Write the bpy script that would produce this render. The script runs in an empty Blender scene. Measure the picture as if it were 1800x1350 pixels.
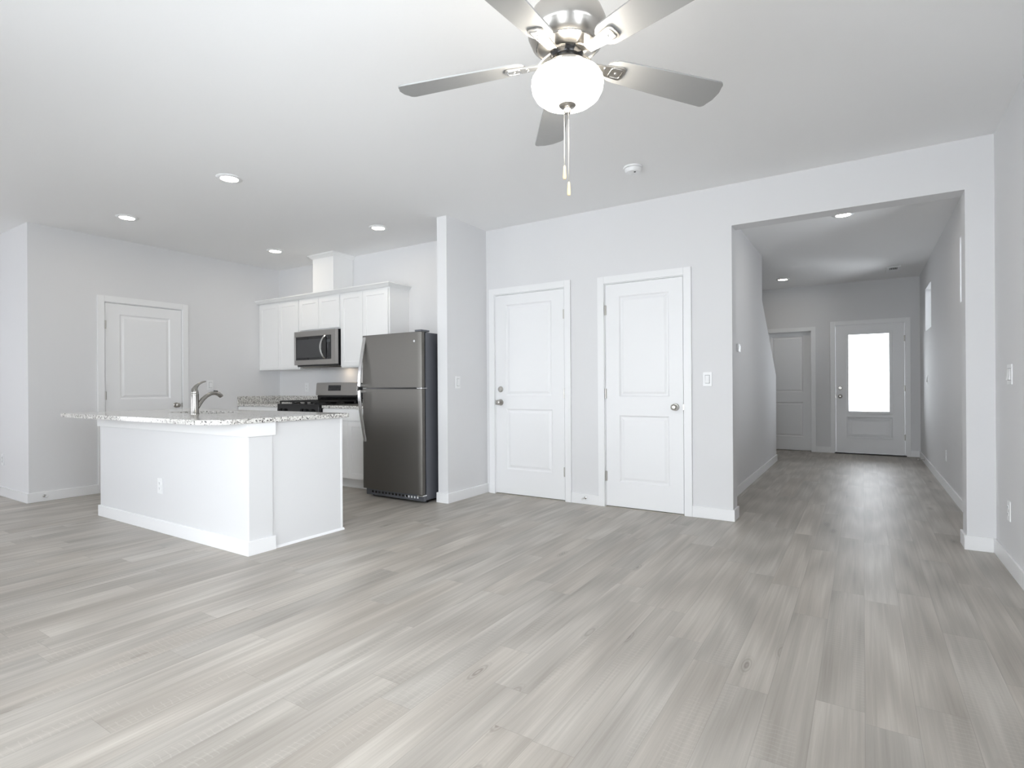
import bpy, bmesh, math, random
from mathutils import Vector, Matrix

# ------------------------------------------------------------------ scene, camera, light
sc = bpy.context.scene
C = bpy.context.scene.collection
R = math.radians
F_PX, YAW, ROLL, CAM_H, CY = 967.05, 32.5354, -0.3635, 1.1057, 679.76

cam = bpy.data.cameras.new('camera')
cam.sensor_width = 36.0
cam.lens = F_PX * 36.0 / 1800.0
cam.shift_y = (CY - 675.0) / 1800.0
cam.clip_start = 0.02
cam_o = bpy.data.objects.new('camera', cam)
C.objects.link(cam_o)
ya, ro = R(YAW), R(ROLL)
fw = Vector((-math.sin(ya), math.cos(ya), 0)); rt = Vector((math.cos(ya), math.sin(ya), 0)); up = Vector((0, 0, 1))
r3 = rt * math.cos(ro) + up * math.sin(ro); u3 = up * math.cos(ro) - rt * math.sin(ro)
m = Matrix.Identity(4)
for i in range(3):
    m[i][0] = r3[i]; m[i][1] = u3[i]; m[i][2] = -fw[i]
m[2][3] = CAM_H
cam_o.matrix_world = m
sc.camera = cam_o

sc.view_settings.view_transform = 'Standard'
sc.view_settings.look = 'None'
sc.view_settings.gamma = 1.0
sc.view_settings.use_curve_mapping = False
sc.view_settings.exposure = 0.44
sc.cycles.max_bounces = 12
sc.cycles.diffuse_bounces = 8
sc.cycles.glossy_bounces = 5
sc.cycles.transparent_max_bounces = 12
sc.cycles.sample_clamp_indirect = 8.0
sc.cycles.caustics_reflective = False
sc.cycles.caustics_refractive = False
sc.cycles.use_denoising = True

SKY = 7.0
w = bpy.data.worlds.new('overcast_sky'); sc.world = w
w.use_nodes = True
bg = w.node_tree.nodes['Background']
_N, _L = w.node_tree.nodes, w.node_tree.links
_tc = _N.new('ShaderNodeTexCoord'); _sx = _N.new('ShaderNodeSeparateXYZ'); _cr = _N.new('ShaderNodeValToRGB')
_L.new(_tc.outputs['Generated'], _sx.inputs[0])
_mr = _N.new('ShaderNodeMapRange'); _mr.inputs['From Min'].default_value = -1; _mr.inputs['From Max'].default_value = 1
_L.new(_sx.outputs[2], _mr.inputs['Value']); _L.new(_mr.outputs['Result'], _cr.inputs[0])
_e = _cr.color_ramp.elements        # bright ground below the horizon, added to light the ceiling; bright overcast above
_e[0].position = .47; _e[0].color = (.82, .835, .88, 1)
_e[1].position = .53; _e[1].color = (.93, .945, 1.0, 1)
_L.new(_cr.outputs[0], bg.inputs[0])
bg.inputs[1].default_value = SKY

# sun, high behind the camera: added, its unseen floor patch bounces light to the ceiling
SUN = 62.0
_s = bpy.data.lights.new('sun', 'SUN'); _s.energy = SUN; _s.angle = R(1.0); _s.color = (1.0, .98, .96)
_so = bpy.data.objects.new('sun', _s); C.objects.link(_so); _so.rotation_euler = (R(24), 0, R(8)); _so.location = (-2, -6, 9)

# room measurements (metres, camera above the origin)
YD, XR, XS, YS, XS2 = 4.73, 0.73, -3.33, 4.078, -3.449
XL, YL, XO, XO2, HEAD = -6.857, 1.983, -0.893, 0.58, 2.404
T, YH, XHL, H = 0.165, 10.315, -1.071, 2.74
YREAR, XFAR = -1.30, -9.2

def portal(loc, rot, sx, sy):
    l = bpy.data.lights.new('window_portal', 'AREA'); l.shape = 'RECTANGLE'; l.size = sx; l.size_y = sy
    l.cycles.is_portal = True
    o = bpy.data.objects.new('window_portal', l); C.objects.link(o); o.location = loc; o.rotation_euler = rot
WIN_SLIDER = (-3.5, 0.35, 0.03, 2.35)      # on the rear wall: x0, x1, z0, z1
WIN_DINING = (-6.6, -5.2, 0.8, 2.25)
WIN_SIDE = (-1.0, 1.7, .5, 2.35)          # added, unseen window in right wall for side light: y0, y1, z0, z1
WIN_DSIDE = (-1.0, -0.1, .6, 2.2)         # added, unseen opening in dining side wall, lets in more light
portal((-1.575, YREAR - .2, 1.19), (R(90), 0, 0), 3.85, 2.32)
portal((-5.9, YREAR - .2, 1.525), (R(90), 0, 0), 1.4, 1.45)
portal((XFAR - .2, -.55, 1.4), (R(90), 0, R(-90)), .9, 1.6)
portal((XR + .2, .35, 1.425), (R(90), 0, R(90)), 2.7, 1.85)
portal((0.07, YH + .2, 1.29), (R(90), 0, R(180)), .62, 1.28)
portal((XR + .2, 5.875, 2.11), (R(90), 0, R(90)), .76, .58)
portal((XR + .2, 9.08, 2.11), (R(90), 0, R(90)), .76, .58)

# ------------------------------------------------------------------ materials
def srgb(r, g, b):
    f = lambda c: c / 12.92 if c <= .04045 else ((c + .055) / 1.055) ** 2.4
    return (f(r / 255), f(g / 255), f(b / 255), 1)

def mat(name, col, rough=.5, metal=0.0, spec=.5, bump=0.0, bscale=200, emit=None, estr=0, aniso=0.0, coat=0.0, var=0.0):
    M = bpy.data.materials.new(name); M.use_nodes = True
    nt = M.node_tree; N = nt.nodes; L = nt.links; b = N['Principled BSDF']
    b.inputs['Base Color'].default_value = col
    b.inputs['Roughness'].default_value = rough
    b.inputs['Metallic'].default_value = metal
    b.inputs['Specular IOR Level'].default_value = spec
    b.inputs['Coat Weight'].default_value = coat
    if aniso:
        b.inputs['Anisotropic'].default_value = aniso
    if emit:
        b.inputs['Emission Color'].default_value = emit; b.inputs['Emission Strength'].default_value = estr
    if bump or var:
        tc = N.new('ShaderNodeTexCoord'); nz = N.new('ShaderNodeTexNoise')
        nz.inputs['Scale'].default_value = bscale; nz.inputs['Detail'].default_value = 3
        L.new(tc.outputs['Object'], nz.inputs['Vector'])
        if bump:
            bp = N.new('ShaderNodeBump'); bp.inputs['Strength'].default_value = bump; bp.inputs['Distance'].default_value = .002
            L.new(nz.outputs['Fac'], bp.inputs['Height']); L.new(bp.outputs['Normal'], b.inputs['Normal'])
        if var:
            mr = N.new('ShaderNodeMapRange'); mr.inputs['To Min'].default_value = rough - var; mr.inputs['To Max'].default_value = rough + var
            L.new(nz.outputs['Fac'], mr.inputs['Value']); L.new(mr.outputs['Result'], b.inputs['Roughness'])
    return M

M = {}
M['wall'] = mat('wall_paint_light_grey', (.735, .735, .742, 1), .75, bump=.10, bscale=90)
M['ceil'] = mat('ceiling_paint', (.86, .86, .86, 1), .85, bump=.15, bscale=70)
M['trim'] = mat('white_trim_paint', (.84, .843, .848, 1), .38, bump=.01, bscale=60)
M['door'] = mat('white_door_paint', (.84, .843, .85, 1), .42, bump=.02, bscale=120)
M['cab'] = mat('white_cabinet_lacquer', (.85, .85, .845, 1), .40, bump=.01, bscale=80)
M['island'] = mat('island_white_paint', (.71, .712, .718, 1), .5, bump=.04, bscale=90)
M['plastic'] = mat('white_plastic', (.82, .825, .83, 1), .32, bump=.004)
M['nickel'] = mat('brushed_nickel', (.52, .50, .47, 1), .30, 1.0, var=.05, bscale=300)
M['faucet'] = mat('satin_nickel_faucet', (.36, .35, .33, 1), .20, 1.0, var=.04, bscale=200)
M['chrome'] = mat('polished_nickel', (.66, .65, .63, 1), .16, 1.0, var=.03, bscale=200)
M['sill_dark'] = mat('dark_rubber', (.015, .015, .016, 1), .6, var=.05)  # near-black colour of the front door sill
M['slot'] = mat('outlet_slot_dark', (.12, .12, .12, 1), .6, var=.05)
M['threshold'] = mat('threshold_greige_vinyl', srgb(176, 170, 160), .5, bump=.05)
M['black'] = mat('black_enamel', (.008, .008, .009, 1), .22, var=.05, bscale=50)
M['castiron'] = mat('cast_iron_black', (.010, .010, .010, 1), .55, bump=.3, bscale=300)
M['blackglass'] = mat('black_glass', (.010, .010, .012, 1), .05, spec=.6, var=.02, bscale=5)
M['display'] = mat('dark_display_panel', (.015, .016, .020, 1), .2, var=.03)
M['fridgeside'] = mat('grey_fridge_side', srgb(92, 94, 100), .42, .15, bump=.08, bscale=400)
M['wood_fob'] = mat('pale_wood_fob', srgb(222, 200, 158), .5, bump=.05)
M['blade'] = mat('silver_fan_blade', (.36, .36, .355, 1), .45, .35, var=.05, bscale=40)
M['rubber'] = mat('white_rubber', (.75, .75, .74, 1), .6, var=.05)
M['bowl'] = mat('frosted_glass_bowl', (.9, .9, .88, 1), .35, emit=(1.0, .93, .82, 1), estr=25.0, var=.03)
M['led'] = mat('led_diffuser', (.9, .9, .88, 1), .5, emit=(1.0, .90, .76, 1), estr=45.0, var=.03)
M['tasklamp'] = mat('microwave_task_lamp', (.9, .9, .85, 1), .5, emit=(1.0, .80, .58, 1), estr=16.0, var=.03)

def steel(name, col, rough, vertical=False, aniso=.0):
    S = mat(name, col, rough, 1.0, aniso=aniso)
    nt = S.node_tree; N = nt.nodes; L = nt.links; b = N['Principled BSDF']
    tc = N.new('ShaderNodeTexCoord'); mp = N.new('ShaderNodeMapping'); nz = N.new('ShaderNodeTexNoise')
    mp.inputs['Scale'].default_value = (900, 900, 4) if vertical else (4, 4, 900)
    nz.inputs['Scale'].default_value = 1.0; nz.inputs['Detail'].default_value = 2
    mr = N.new('ShaderNodeMapRange'); mr.inputs['To Min'].default_value = rough - .05; mr.inputs['To Max'].default_value = rough + .07
    L.new(tc.outputs['Object'], mp.inputs['Vector']); L.new(mp.outputs['Vector'], nz.inputs['Vector'])
    L.new(nz.outputs['Fac'], mr.inputs['Value']); L.new(mr.outputs['Result'], b.inputs['Roughness'])
    if aniso:
        tg = N.new('ShaderNodeTangent'); tg.direction_type = 'RADIAL'; tg.axis = 'Z'
        L.new(tg.outputs['Tangent'], b.inputs['Tangent'])
    return S
M['steel'] = steel('brushed_stainless_fridge', (.165, .157, .145, 1), .50, aniso=.5)
M['steel2'] = steel('brushed_stainless_oven', (.40, .385, .37, 1), .30, aniso=.3)
M['steelbar'] = steel('stainless_handle', (.66, .66, .66, 1), .24)
M['basin'] = steel('stainless_basin', (.5, .5, .5, 1), .28)

def floor_mat():
    F = bpy.data.materials.new('grey_vinyl_plank'); F.use_nodes = True
    nt = F.node_tree; N = nt.nodes; L = nt.links; b = N['Principled BSDF']
    def node(t, **k):
        n = N.new(t)
        for a, v in k.items(): setattr(n, a, v)
        return n
    def mth(op, a, bb=None, c=None):
        n = node('ShaderNodeMath', operation=op)
        for i, v in enumerate((a, bb, c)):
            if v is None: continue
            if isinstance(v, (int, float)): n.inputs[i].default_value = v
            else: L.new(v, n.inputs[i])
        return n.outputs[0]
    PW, PL = .146, 1.22
    tc = node('ShaderNodeTexCoord'); sx = node('ShaderNodeSeparateXYZ'); L.new(tc.outputs['Object'], sx.inputs[0])
    X, Y = sx.outputs[0], sx.outputs[1]
    u = mth('DIVIDE', X, PW); row = mth('FLOOR', u); fu = mth('FRACT', u)
    wn = node('ShaderNodeTexWhiteNoise', noise_dimensions='1D'); L.new(row, wn.inputs['W'])
    v = mth('ADD', mth('DIVIDE', Y, PL), mth('MULTIPLY', wn.outputs['Value'], 7.31)); col = mth('FLOOR', v); fv = mth('FRACT', v)
    cb = node('ShaderNodeCombineXYZ'); L.new(row, cb.inputs[0]); L.new(col, cb.inputs[1])
    wn2 = node('ShaderNodeTexWhiteNoise', noise_dimensions='3D'); L.new(cb.outputs[0], wn2.inputs['Vector'])
    sr = node('ShaderNodeSeparateXYZ'); L.new(wn2.outputs['Color'], sr.inputs[0])
    rnd, rnd2, rnd3 = sr.outputs[0], sr.outputs[1], sr.outputs[2]
    # grain coordinates: long along Y, shifted per plank
    def coords(scx, scy, off):
        c = node('ShaderNodeCombineXYZ')
        L.new(mth('ADD', mth('MULTIPLY', X, scx), mth('MULTIPLY', rnd, off)), c.inputs[0])
        L.new(mth('ADD', mth('MULTIPLY', Y, scy), mth('MULTIPLY', rnd2, off)), c.inputs[1])
        L.new(mth('MULTIPLY', rnd3, 9.0), c.inputs[2])
        return c.outputs[0]
    def noise(vec, scale, detail, dist=0.0, rough=.5):
        n = node('ShaderNodeTexNoise'); n.inputs['Scale'].default_value = scale; n.inputs['Detail'].default_value = detail
        n.inputs['Distortion'].default_value = dist; n.inputs['Roughness'].default_value = rough
        L.new(vec, n.inputs['Vector']); return n.outputs['Fac']
    broad = noise(coords(9, .55, 31), 1, 3, .6)                 # wide bands of tone in a plank
    wav = node('ShaderNodeTexWave', wave_type='RINGS', rings_direction='X')
    wav.inputs['Scale'].default_value = .55; wav.inputs['Distortion'].default_value = 6.5; wav.inputs['Detail'].default_value = 3
    wav.inputs['Detail Scale'].default_value = .9
    L.new(coords(15, .75, 23), wav.inputs['Vector']); cath = wav.outputs['Fac']   # cathedral figure
    fine = noise(coords(150, 2.6, 57), 1, 5, .2, .6)            # pores
    mid = noise(coords(42, 1.0, 43), 1, 4, .8)
    t = mth('ADD', mth('MULTIPLY', rnd, .10), mth('MULTIPLY', broad, .40))
    t = mth('ADD', t, mth('MULTIPLY', cath, .15)); t = mth('ADD', t, mth('MULTIPLY', fine, .26)); t = mth('ADD', t, mth('MULTIPLY', mid, .34))
    t = mth('SUBTRACT', t, .08)
    cr = node('ShaderNodeValToRGB'); el = cr.color_ramp.elements
    el[0].position = .15; el[0].color = srgb(126, 120, 113)
    el[1].position = .90; el[1].color = srgb(207, 202, 194)
    e = el.new(.38); e.color = srgb(156, 150, 142)
    e = el.new(.58); e.color = srgb(174, 168, 160)
    L.new(t, cr.inputs[0])
    # a little warm or cool cast per plank
    hue = node('ShaderNodeMix', data_type='RGBA', blend_type='MULTIPLY'); hue.inputs[0].default_value = .5
    tint = node('ShaderNodeValToRGB'); tint.color_ramp.elements[0].color = (.93, .97, 1, 1); tint.color_ramp.elements[1].color = (1, .972, .935, 1)
    L.new(mth('ADD', mth('MULTIPLY', rnd3, .7), mth('MULTIPLY', mid, .3)), tint.inputs[0])
    L.new(cr.outputs[0], hue.inputs[6]); L.new(tint.outputs[0], hue.inputs[7])
    # knots
    vo = node('ShaderNodeTexVoronoi', feature='F1'); vo.inputs['Scale'].default_value = 1; vo.inputs['Randomness'].default_value = 1
    L.new(coords(5.2, 1.5, 17), vo.inputs['Vector'])
    kn = node('ShaderNodeMapRange'); kn.inputs['From Min'].default_value = .02; kn.inputs['From Max'].default_value = .15
    kn.inputs['To Min'].default_value = .75; kn.inputs['To Max'].default_value = 0; L.new(vo.outputs['Distance'], kn.inputs['Value'])
    ringw = mth('ADD', .62, mth('MULTIPLY', mth('SINE', mth('MULTIPLY', vo.outputs['Distance'], 150.0)), .38))
    kk = mth('MULTIPLY', mth('MULTIPLY', kn.outputs['Result'], ringw), mth('GREATER_THAN', noise(coords(.6, .6, 71), 1, 0), .46))
    kx = node('ShaderNodeMix', data_type='RGBA'); kx.inputs[7].default_value = srgb(104, 96, 88)
    L.new(kk, kx.inputs[0]); L.new(hue.outputs[2], kx.inputs[6])
    # saw marks: pale short cross lines in patches
    sw = node('ShaderNodeTexWave', wave_type='BANDS', bands_direction='Y'); sw.inputs['Scale'].default_value = 14; sw.inputs['Distortion'].default_value = 4.0
    L.new(coords(1.2, 1, 13), sw.inputs['Vector'])
    pm = mth('MULTIPLY', mth('GREATER_THAN', noise(coords(7, .9, 91), 1, 1), .60), mth('GREATER_THAN', sw.outputs['Fac'], .95))
    px_ = node('ShaderNodeMix', data_type='RGBA'); px_.inputs[7].default_value = srgb(205, 200, 193)
    L.new(mth('MULTIPLY', pm, .16), px_.inputs[0]); L.new(kx.outputs[2], px_.inputs[6])
    # joints
    gw = mth('MINIMUM', mth('MULTIPLY', mth('MINIMUM', fu, mth('SUBTRACT', 1.0, fu)), PW), mth('MULTIPLY', mth('MINIMUM', fv, mth('SUBTRACT', 1.0, fv)), PL))
    gm = node('ShaderNodeMapRange'); gm.inputs['From Min'].default_value = .0004; gm.inputs['From Max'].default_value = .0016
    gm.inputs['To Min'].default_value = .35; gm.inputs['To Max'].default_value = 0; L.new(gw, gm.inputs['Value'])
    gx = node('ShaderNodeMix', data_type='RGBA'); gx.inputs[7].default_value = srgb(120, 114, 108)
    L.new(gm.outputs['Result'], gx.inputs[0]); L.new(px_.outputs[2], gx.inputs[6])
    L.new(gx.outputs[2], b.inputs['Base Color'])
    rr = node('ShaderNodeMapRange'); rr.inputs['To Min'].default_value = .36; rr.inputs['To Max'].default_value = .52
    L.new(fine, rr.inputs['Value']); L.new(rr.outputs['Result'], b.inputs['Roughness'])
    b.inputs['Specular IOR Level'].default_value = .45
    bp = node('ShaderNodeBump'); bp.inputs['Strength'].default_value = .14; bp.inputs['Distance'].default_value = .0015
    L.new(mth('SUBTRACT', fine, mth('MULTIPLY', gm.outputs['Result'], 1.0)), bp.inputs['Height']); L.new(bp.outputs['Normal'], b.inputs['Normal'])
    return F
M['floor'] = floor_mat()

def granite():
    G = bpy.data.materials.new('white_speckled_granite'); G.use_nodes = True
    nt = G.node_tree; N = nt.nodes; L = nt.links; b = N['Principled BSDF']
    tc = N.new('ShaderNodeTexCoord')
    def vor(s, f='F1'):
        v = N.new('ShaderNodeTexVoronoi'); v.feature = f; v.inputs['Scale'].default_value = s; L.new(tc.outputs['Object'], v.inputs['Vector']); return v
    def noi(s, d=4):
        n = N.new('ShaderNodeTexNoise'); n.inputs['Scale'].default_value = s; n.inputs['Detail'].default_value = d; n.inputs['Roughness'].default_value = .65
        L.new(tc.outputs['Object'], n.inputs['Vector']); return n
    v1 = vor(118); sp = N.new('ShaderNodeSeparateColor'); L.new(v1.outputs['Color'], sp.inputs[0])
    n1 = noi(45)
    ad = N.new('ShaderNodeMath'); ad.operation = 'ADD'; L.new(sp.outputs[0], ad.inputs[0])
    m2 = N.new('ShaderNodeMath'); m2.operation = 'MULTIPLY'; m2.inputs[1].default_value = 1.1; L.new(n1.outputs['Fac'], m2.inputs[0]); L.new(m2.outputs[0], ad.inputs[1])
    dv = N.new('ShaderNodeMath'); dv.operation = 'DIVIDE'; dv.inputs[1].default_value = 1.7; L.new(ad.outputs[0], dv.inputs[0])
    cr = N.new('ShaderNodeValToRGB'); el = cr.color_ramp.elements
    el[0].position = .235; el[0].color = srgb(48, 46, 48)
    el[1].position = .86; el[1].color = srgb(226, 224, 220)
    for p_, c_ in ((.31, (84, 82, 82)), (.38, (140, 137, 133)), (.50, (188, 185, 180)), (.64, (210, 208, 203))):
        e = el.new(p_); e.color = srgb(*c_)
    L.new(dv.outputs[0], cr.inputs[0]); L.new(cr.outputs[0], b.inputs['Base Color'])
    b.inputs['Roughness'].default_value = .10; b.inputs['Specular IOR Level'].default_value = .36
    return G
M['granite'] = granite()

def glass_mat():
    G = bpy.data.materials.new('clear_window_glass'); G.use_nodes = True
    nt = G.node_tree; N = nt.nodes; L = nt.links; N.remove(N['Principled BSDF'])
    tr = N.new('ShaderNodeBsdfTransparent'); tr.inputs[0].default_value = (.95, .97, .97, 1)
    gl = N.new('ShaderNodeBsdfGlossy'); gl.inputs['Roughness'].default_value = .02
    fr = N.new('ShaderNodeFresnel'); fr.inputs['IOR'].default_value = 1.45
    mx = N.new('ShaderNodeMixShader'); L.new(fr.outputs[0], mx.inputs[0]); L.new(tr.outputs[0], mx.inputs[1]); L.new(gl.outputs[0], mx.inputs[2])
    L.new(mx.outputs[0], N['Material Output'].inputs['Surface'])
    return G
M['glass'] = glass_mat()

# ------------------------------------------------------------------ mesh helpers
class MB:
    """collects geometry in world (or local) coordinates; off is subtracted"""
    def __init__(s, off=(0, 0, 0)):
        s.bm = bmesh.new(); s.o = Vector(off)
    def v(s, p): return s.bm.verts.new(Vector(p) - s.o)
    def face(s, pts):
        try: return s.bm.faces.new([p if isinstance(p, bmesh.types.BMVert) else s.v(p) for p in pts])
        except ValueError: return None
    def box(s, x0, x1, y0, y1, z0, z1, bev=0.0, seg=2):
        if x0 > x1: x0, x1 = x1, x0
        if y0 > y1: y0, y1 = y1, y0
        if z0 > z1: z0, z1 = z1, z0
        V = [s.v(p) for p in ((x0, y0, z0), (x1, y0, z0), (x1, y1, z0), (x0, y1, z0), (x0, y0, z1), (x1, y0, z1), (x1, y1, z1), (x0, y1, z1))]
        F = [s.bm.faces.new([V[i] for i in q]) for q in ((0, 3, 2, 1), (4, 5, 6, 7), (0, 1, 5, 4), (1, 2, 6, 5), (2, 3, 7, 6), (3, 0, 4, 7))]
        if bev:
            E = list({e for f in F for e in f.edges})
            bmesh.ops.bevel(s.bm, geom=E, offset=bev, segments=seg, profile=.7, affect='EDGES', clamp_overlap=True)
        return s
    def rings(s, loops, cap0=True, cap1=True, closed=True):
        """skin a list of equal-length closed loops of points"""
        VV = [[s.v(p) for p in l] for l in loops]; n = len(VV[0])
        for a, b in zip(VV, VV[1:]):
            for i in range(n if closed else n - 1):
                j = (i + 1) % n
                s.face((a[i], a[j], b[j], b[i]))
        if cap0: s.face(list(reversed(VV[0])))
        if cap1: s.face(VV[-1])
        return s
    def lathe(s, prof, c=(0, 0, 0), axis='Z', n=40, cap=True):
        c = Vector(c); loops = []
        for r, h in prof:
            l = []
            for i in range(n):
                a = 2 * math.pi * i / n; x, y = r * math.cos(a), r * math.sin(a)
                p = {'Z': (x, y, h), 'Y': (x, h, -y), 'X': (h, x, y)}[axis]
                l.append(c + Vector(p))
            loops.append(l)
        return s.rings(loops, cap, cap)
    def sweep(s, pts, sect, upv=(0, 0, 1), scales=None, cap=True):
        """sweep a 2D section (list of (a,b)) along pts; a is along side, b along the local up"""
        pts = [Vector(p) for p in pts]; upv = Vector(upv); loops = []
        for i, p in enumerate(pts):
            t = (pts[min(i + 1, len(pts) - 1)] - pts[max(i - 1, 0)]).normalized()
            side = t.cross(upv)
            if side.length < 1e-4: side = t.cross(Vector((1, 0, 0)))
            side.normalize(); u = side.cross(t).normalized()
            k = scales[i] if scales else 1.0
            ka, kb = (k if isinstance(k, tuple) else (k, k))
            loops.append([p + side * a * ka + u * b_ * kb for a, b_ in sect])
        return s.rings(loops, cap, cap)
    def tube(s, pts, r, n=12, upv=(0, 0, 1), scales=None):
        return s.sweep(pts, [(r * math.cos(2 * math.pi * i / n), r * math.sin(2 * math.pi * i / n)) for i in range(n)], upv, scales)
    def prism(s, outer, z0, z1, holes=()):
        """polygon in x,y with holes, extruded from z0 to z1"""
        loops = [outer] + list(holes)
        for z, flip in ((z0, True), (z1, False)):
            E = []
            for l in loops:
                V = [s.v((p[0], p[1], z)) for p in l]
                E += [s.bm.edges.new((V[i], V[(i + 1) % len(V)])) for i in range(len(V))]
            r = bmesh.ops.triangle_fill(s.bm, edges=E, use_beauty=True, use_dissolve=False)
        for l in loops:
            for i in range(len(l)):
                a, b = l[i], l[(i + 1) % len(l)]
                s.face(((a[0], a[1], z0), (b[0], b[1], z0), (b[0], b[1], z1), (a[0], a[1], z1)))
        return s
    def panelled(s, x0, x1, z0, z1, yf, th, panels, ring, pin=True):
        """a slab in the XZ plane facing -Y with panels (px0,px1,pz0,pz1); ring = [(inset, depth)...]; ring None leaves a through hole"""
        xs = sorted({x0, x1} | {v for p in panels for v in p[:2]}); zs = sorted({z0, z1} | {v for p in panels for v in p[2:4]})
        inp = lambda xa, xb, za, zb: next((p for p in panels if p[0] <= xa + 1e-6 and xb <= p[1] + 1e-6 and p[2] <= za + 1e-6 and zb <= p[3] + 1e-6), None)
        for xa, xb in zip(xs, xs[1:]):
            for za, zb in zip(zs, zs[1:]):
                p = inp(xa, xb, za, zb)
                if p is None:
                    s.face(((xa, yf, za), (xb, yf, za), (xb, yf, zb), (xa, yf, zb)))
                if p is None or (len(p) < 5):
                    s.face(((xb, yf + th, za), (xa, yf + th, za), (xa, yf + th, zb), (xb, yf + th, zb)))
        for p in panels:
            L4 = lambda i, d: [(p[0] + i, yf + d, p[2] + i), (p[1] - i, yf + d, p[2] + i), (p[1] - i, yf + d, p[3] - i), (p[0] + i, yf + d, p[3] - i)]
            if len(p) >= 5:
                s.rings([L4(0, 0), L4(0, th)], False, False)
            else:
                s.rings([L4(i, d) for i, d in ring], False, True)
        s.rings([[(x0, yf, z0), (x1, yf, z0), (x1, yf, z1), (x0, yf, z1)], [(x0, yf + th, z0), (x1, yf + th, z0), (x1, yf + th, z1), (x0, yf + th, z1)]], False, False)
        return s

def obj(name, mb, material, parent=None, bevel=0.0, smooth=False, seg=2, sub=0):
    bm = mb.bm
    bmesh.ops.remove_doubles(bm, verts=bm.verts, dist=1e-6)
    bmesh.ops.recalc_face_normals(bm, faces=bm.faces)
    me = bpy.data.meshes.new(name); bm.to_mesh(me); bm.free()
    o = bpy.data.objects.new(name, me); C.objects.link(o)
    me.materials.append(material)
    if parent is not None: o.parent = parent
    if bevel:
        bv = o.modifiers.new('bevel', 'BEVEL'); bv.width = bevel; bv.segments = seg; bv.limit_method = 'ANGLE'; bv.angle_limit = R(40)
    if sub:
        sb = o.modifiers.new('subsurf', 'SUBSURF'); sb.levels = sub; sb.render_levels = sub
    if smooth:
        for p in me.polygons: p.use_smooth = True
        try: me.set_sharp_from_angle(angle=R(38))
        except Exception: pass
    return o

def tag(o, label=None, cat=None, group=None, kind=None):
    if label: o['label'] = label
    if cat: o['category'] = cat
    if group: o['group'] = group
    if kind: o['kind'] = kind
    return o
def thing(name, loc, label, cat, rotz=0.0, group=None, kind=None):
    o = bpy.data.objects.new(name, None); C.objects.link(o); o.empty_display_size = .05
    o.location = loc; o.rotation_euler = (0, 0, rotz)
    return tag(o, label, cat, group, kind)
def struct(name, mb, material, label, cat, parent=None, bevel=0.0):
    o = obj(name, mb, material, parent, bevel)
    return tag(o, label, cat, kind='structure')
def copy_tree(o, parent=None):
    c = o.copy(); C.objects.link(c)
    if parent is not None: c.parent = parent
    for ch in list(o.children): copy_tree(ch, c)
    return c

def rounded(x0, x1, y0, y1, rads, n=10):
    """corner radii in the order (x0,y0) (x1,y0) (x1,y1) (x0,y1)"""
    pts = []
    for (cx, cy, sx, sy, a0), r_ in zip(((x0, y0, 1, 1, 180), (x1, y0, -1, 1, 270), (x1, y1, -1, -1, 0), (x0, y1, 1, -1, 90)), rads):
        ox, oy = cx + sx * r_, cy + sy * r_
        for i in range(n + 1):
            a = R(a0 + 90 * i / n); pts.append((ox + r_ * math.cos(a), oy + r_ * math.sin(a)))
    return pts

# ------------------------------------------------------------------ the shell
def wall_x(mb, x0, x1, yf, yb, z0, z1, holes):
    """wall running along X between yf and yb with rectangular holes (x0,x1,z0,z1)"""
    xs = sorted({x0, x1} | {v for h in holes for v in h[:2]})
    for xa, xb in zip(xs, xs[1:]):
        hs = sorted([h for h in holes if h[0] <= xa + 1e-6 and xb <= h[1] + 1e-6], key=lambda h: h[2])
        z = z0
        for h in hs:
            if h[2] > z + 1e-6: mb.box(xa, xb, yf, yb, z, h[2])
            z = h[3]
        if z < z1 - 1e-6: mb.box(xa, xb, yf, yb, z, z1)
def wall_y(mb, y0, y1, xf, xb, z0, z1, holes):
    ys = sorted({y0, y1} | {v for h in holes for v in h[:2]})
    for ya_, yb_ in zip(ys, ys[1:]):
        hs = sorted([h for h in holes if h[0] <= ya_ + 1e-6 and yb_ <= h[1] + 1e-6], key=lambda h: h[2])
        z = z0
        for h in hs:
            if h[2] > z + 1e-6: mb.box(xf, xb, ya_, yb_, z, h[2])
            z = h[3]
        if z < z1 - 1e-6: mb.box(xf, xb, ya_, yb_, z, z1)

b = MB(); b.box(XFAR - .2, XR + .16, YREAR - .16, YH + .16, -.12, 0)
struct('floor', b, M['floor'], 'grey wood plank floor running through room and hall', 'floor')
b = MB(); b.box(XFAR - .2, XR + .16, YREAR - .16, YH + .16, H, H + .12)
struct('ceiling', b, M['ceil'], 'smooth pale ceiling over room, kitchen and hall', 'ceiling')

# door openings (slab edges)
D1 = (-3.214, -2.42, 0.012, 2.046); D2 = (-1.993, -1.290, 0.012, 2.035)
D3 = (2.632, 3.415, 0.012, 2.038)            # on the left wall, along Y
D4 = (-1.352, -.728, 0.010, 1.985); D5 = (-.370, .538, 0.020, 2.048)
J = .022                                       # jamb thickness beyond the slab
hole = lambda d: (d[0] - J, d[1] + J, 0, d[3] + J)

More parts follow.
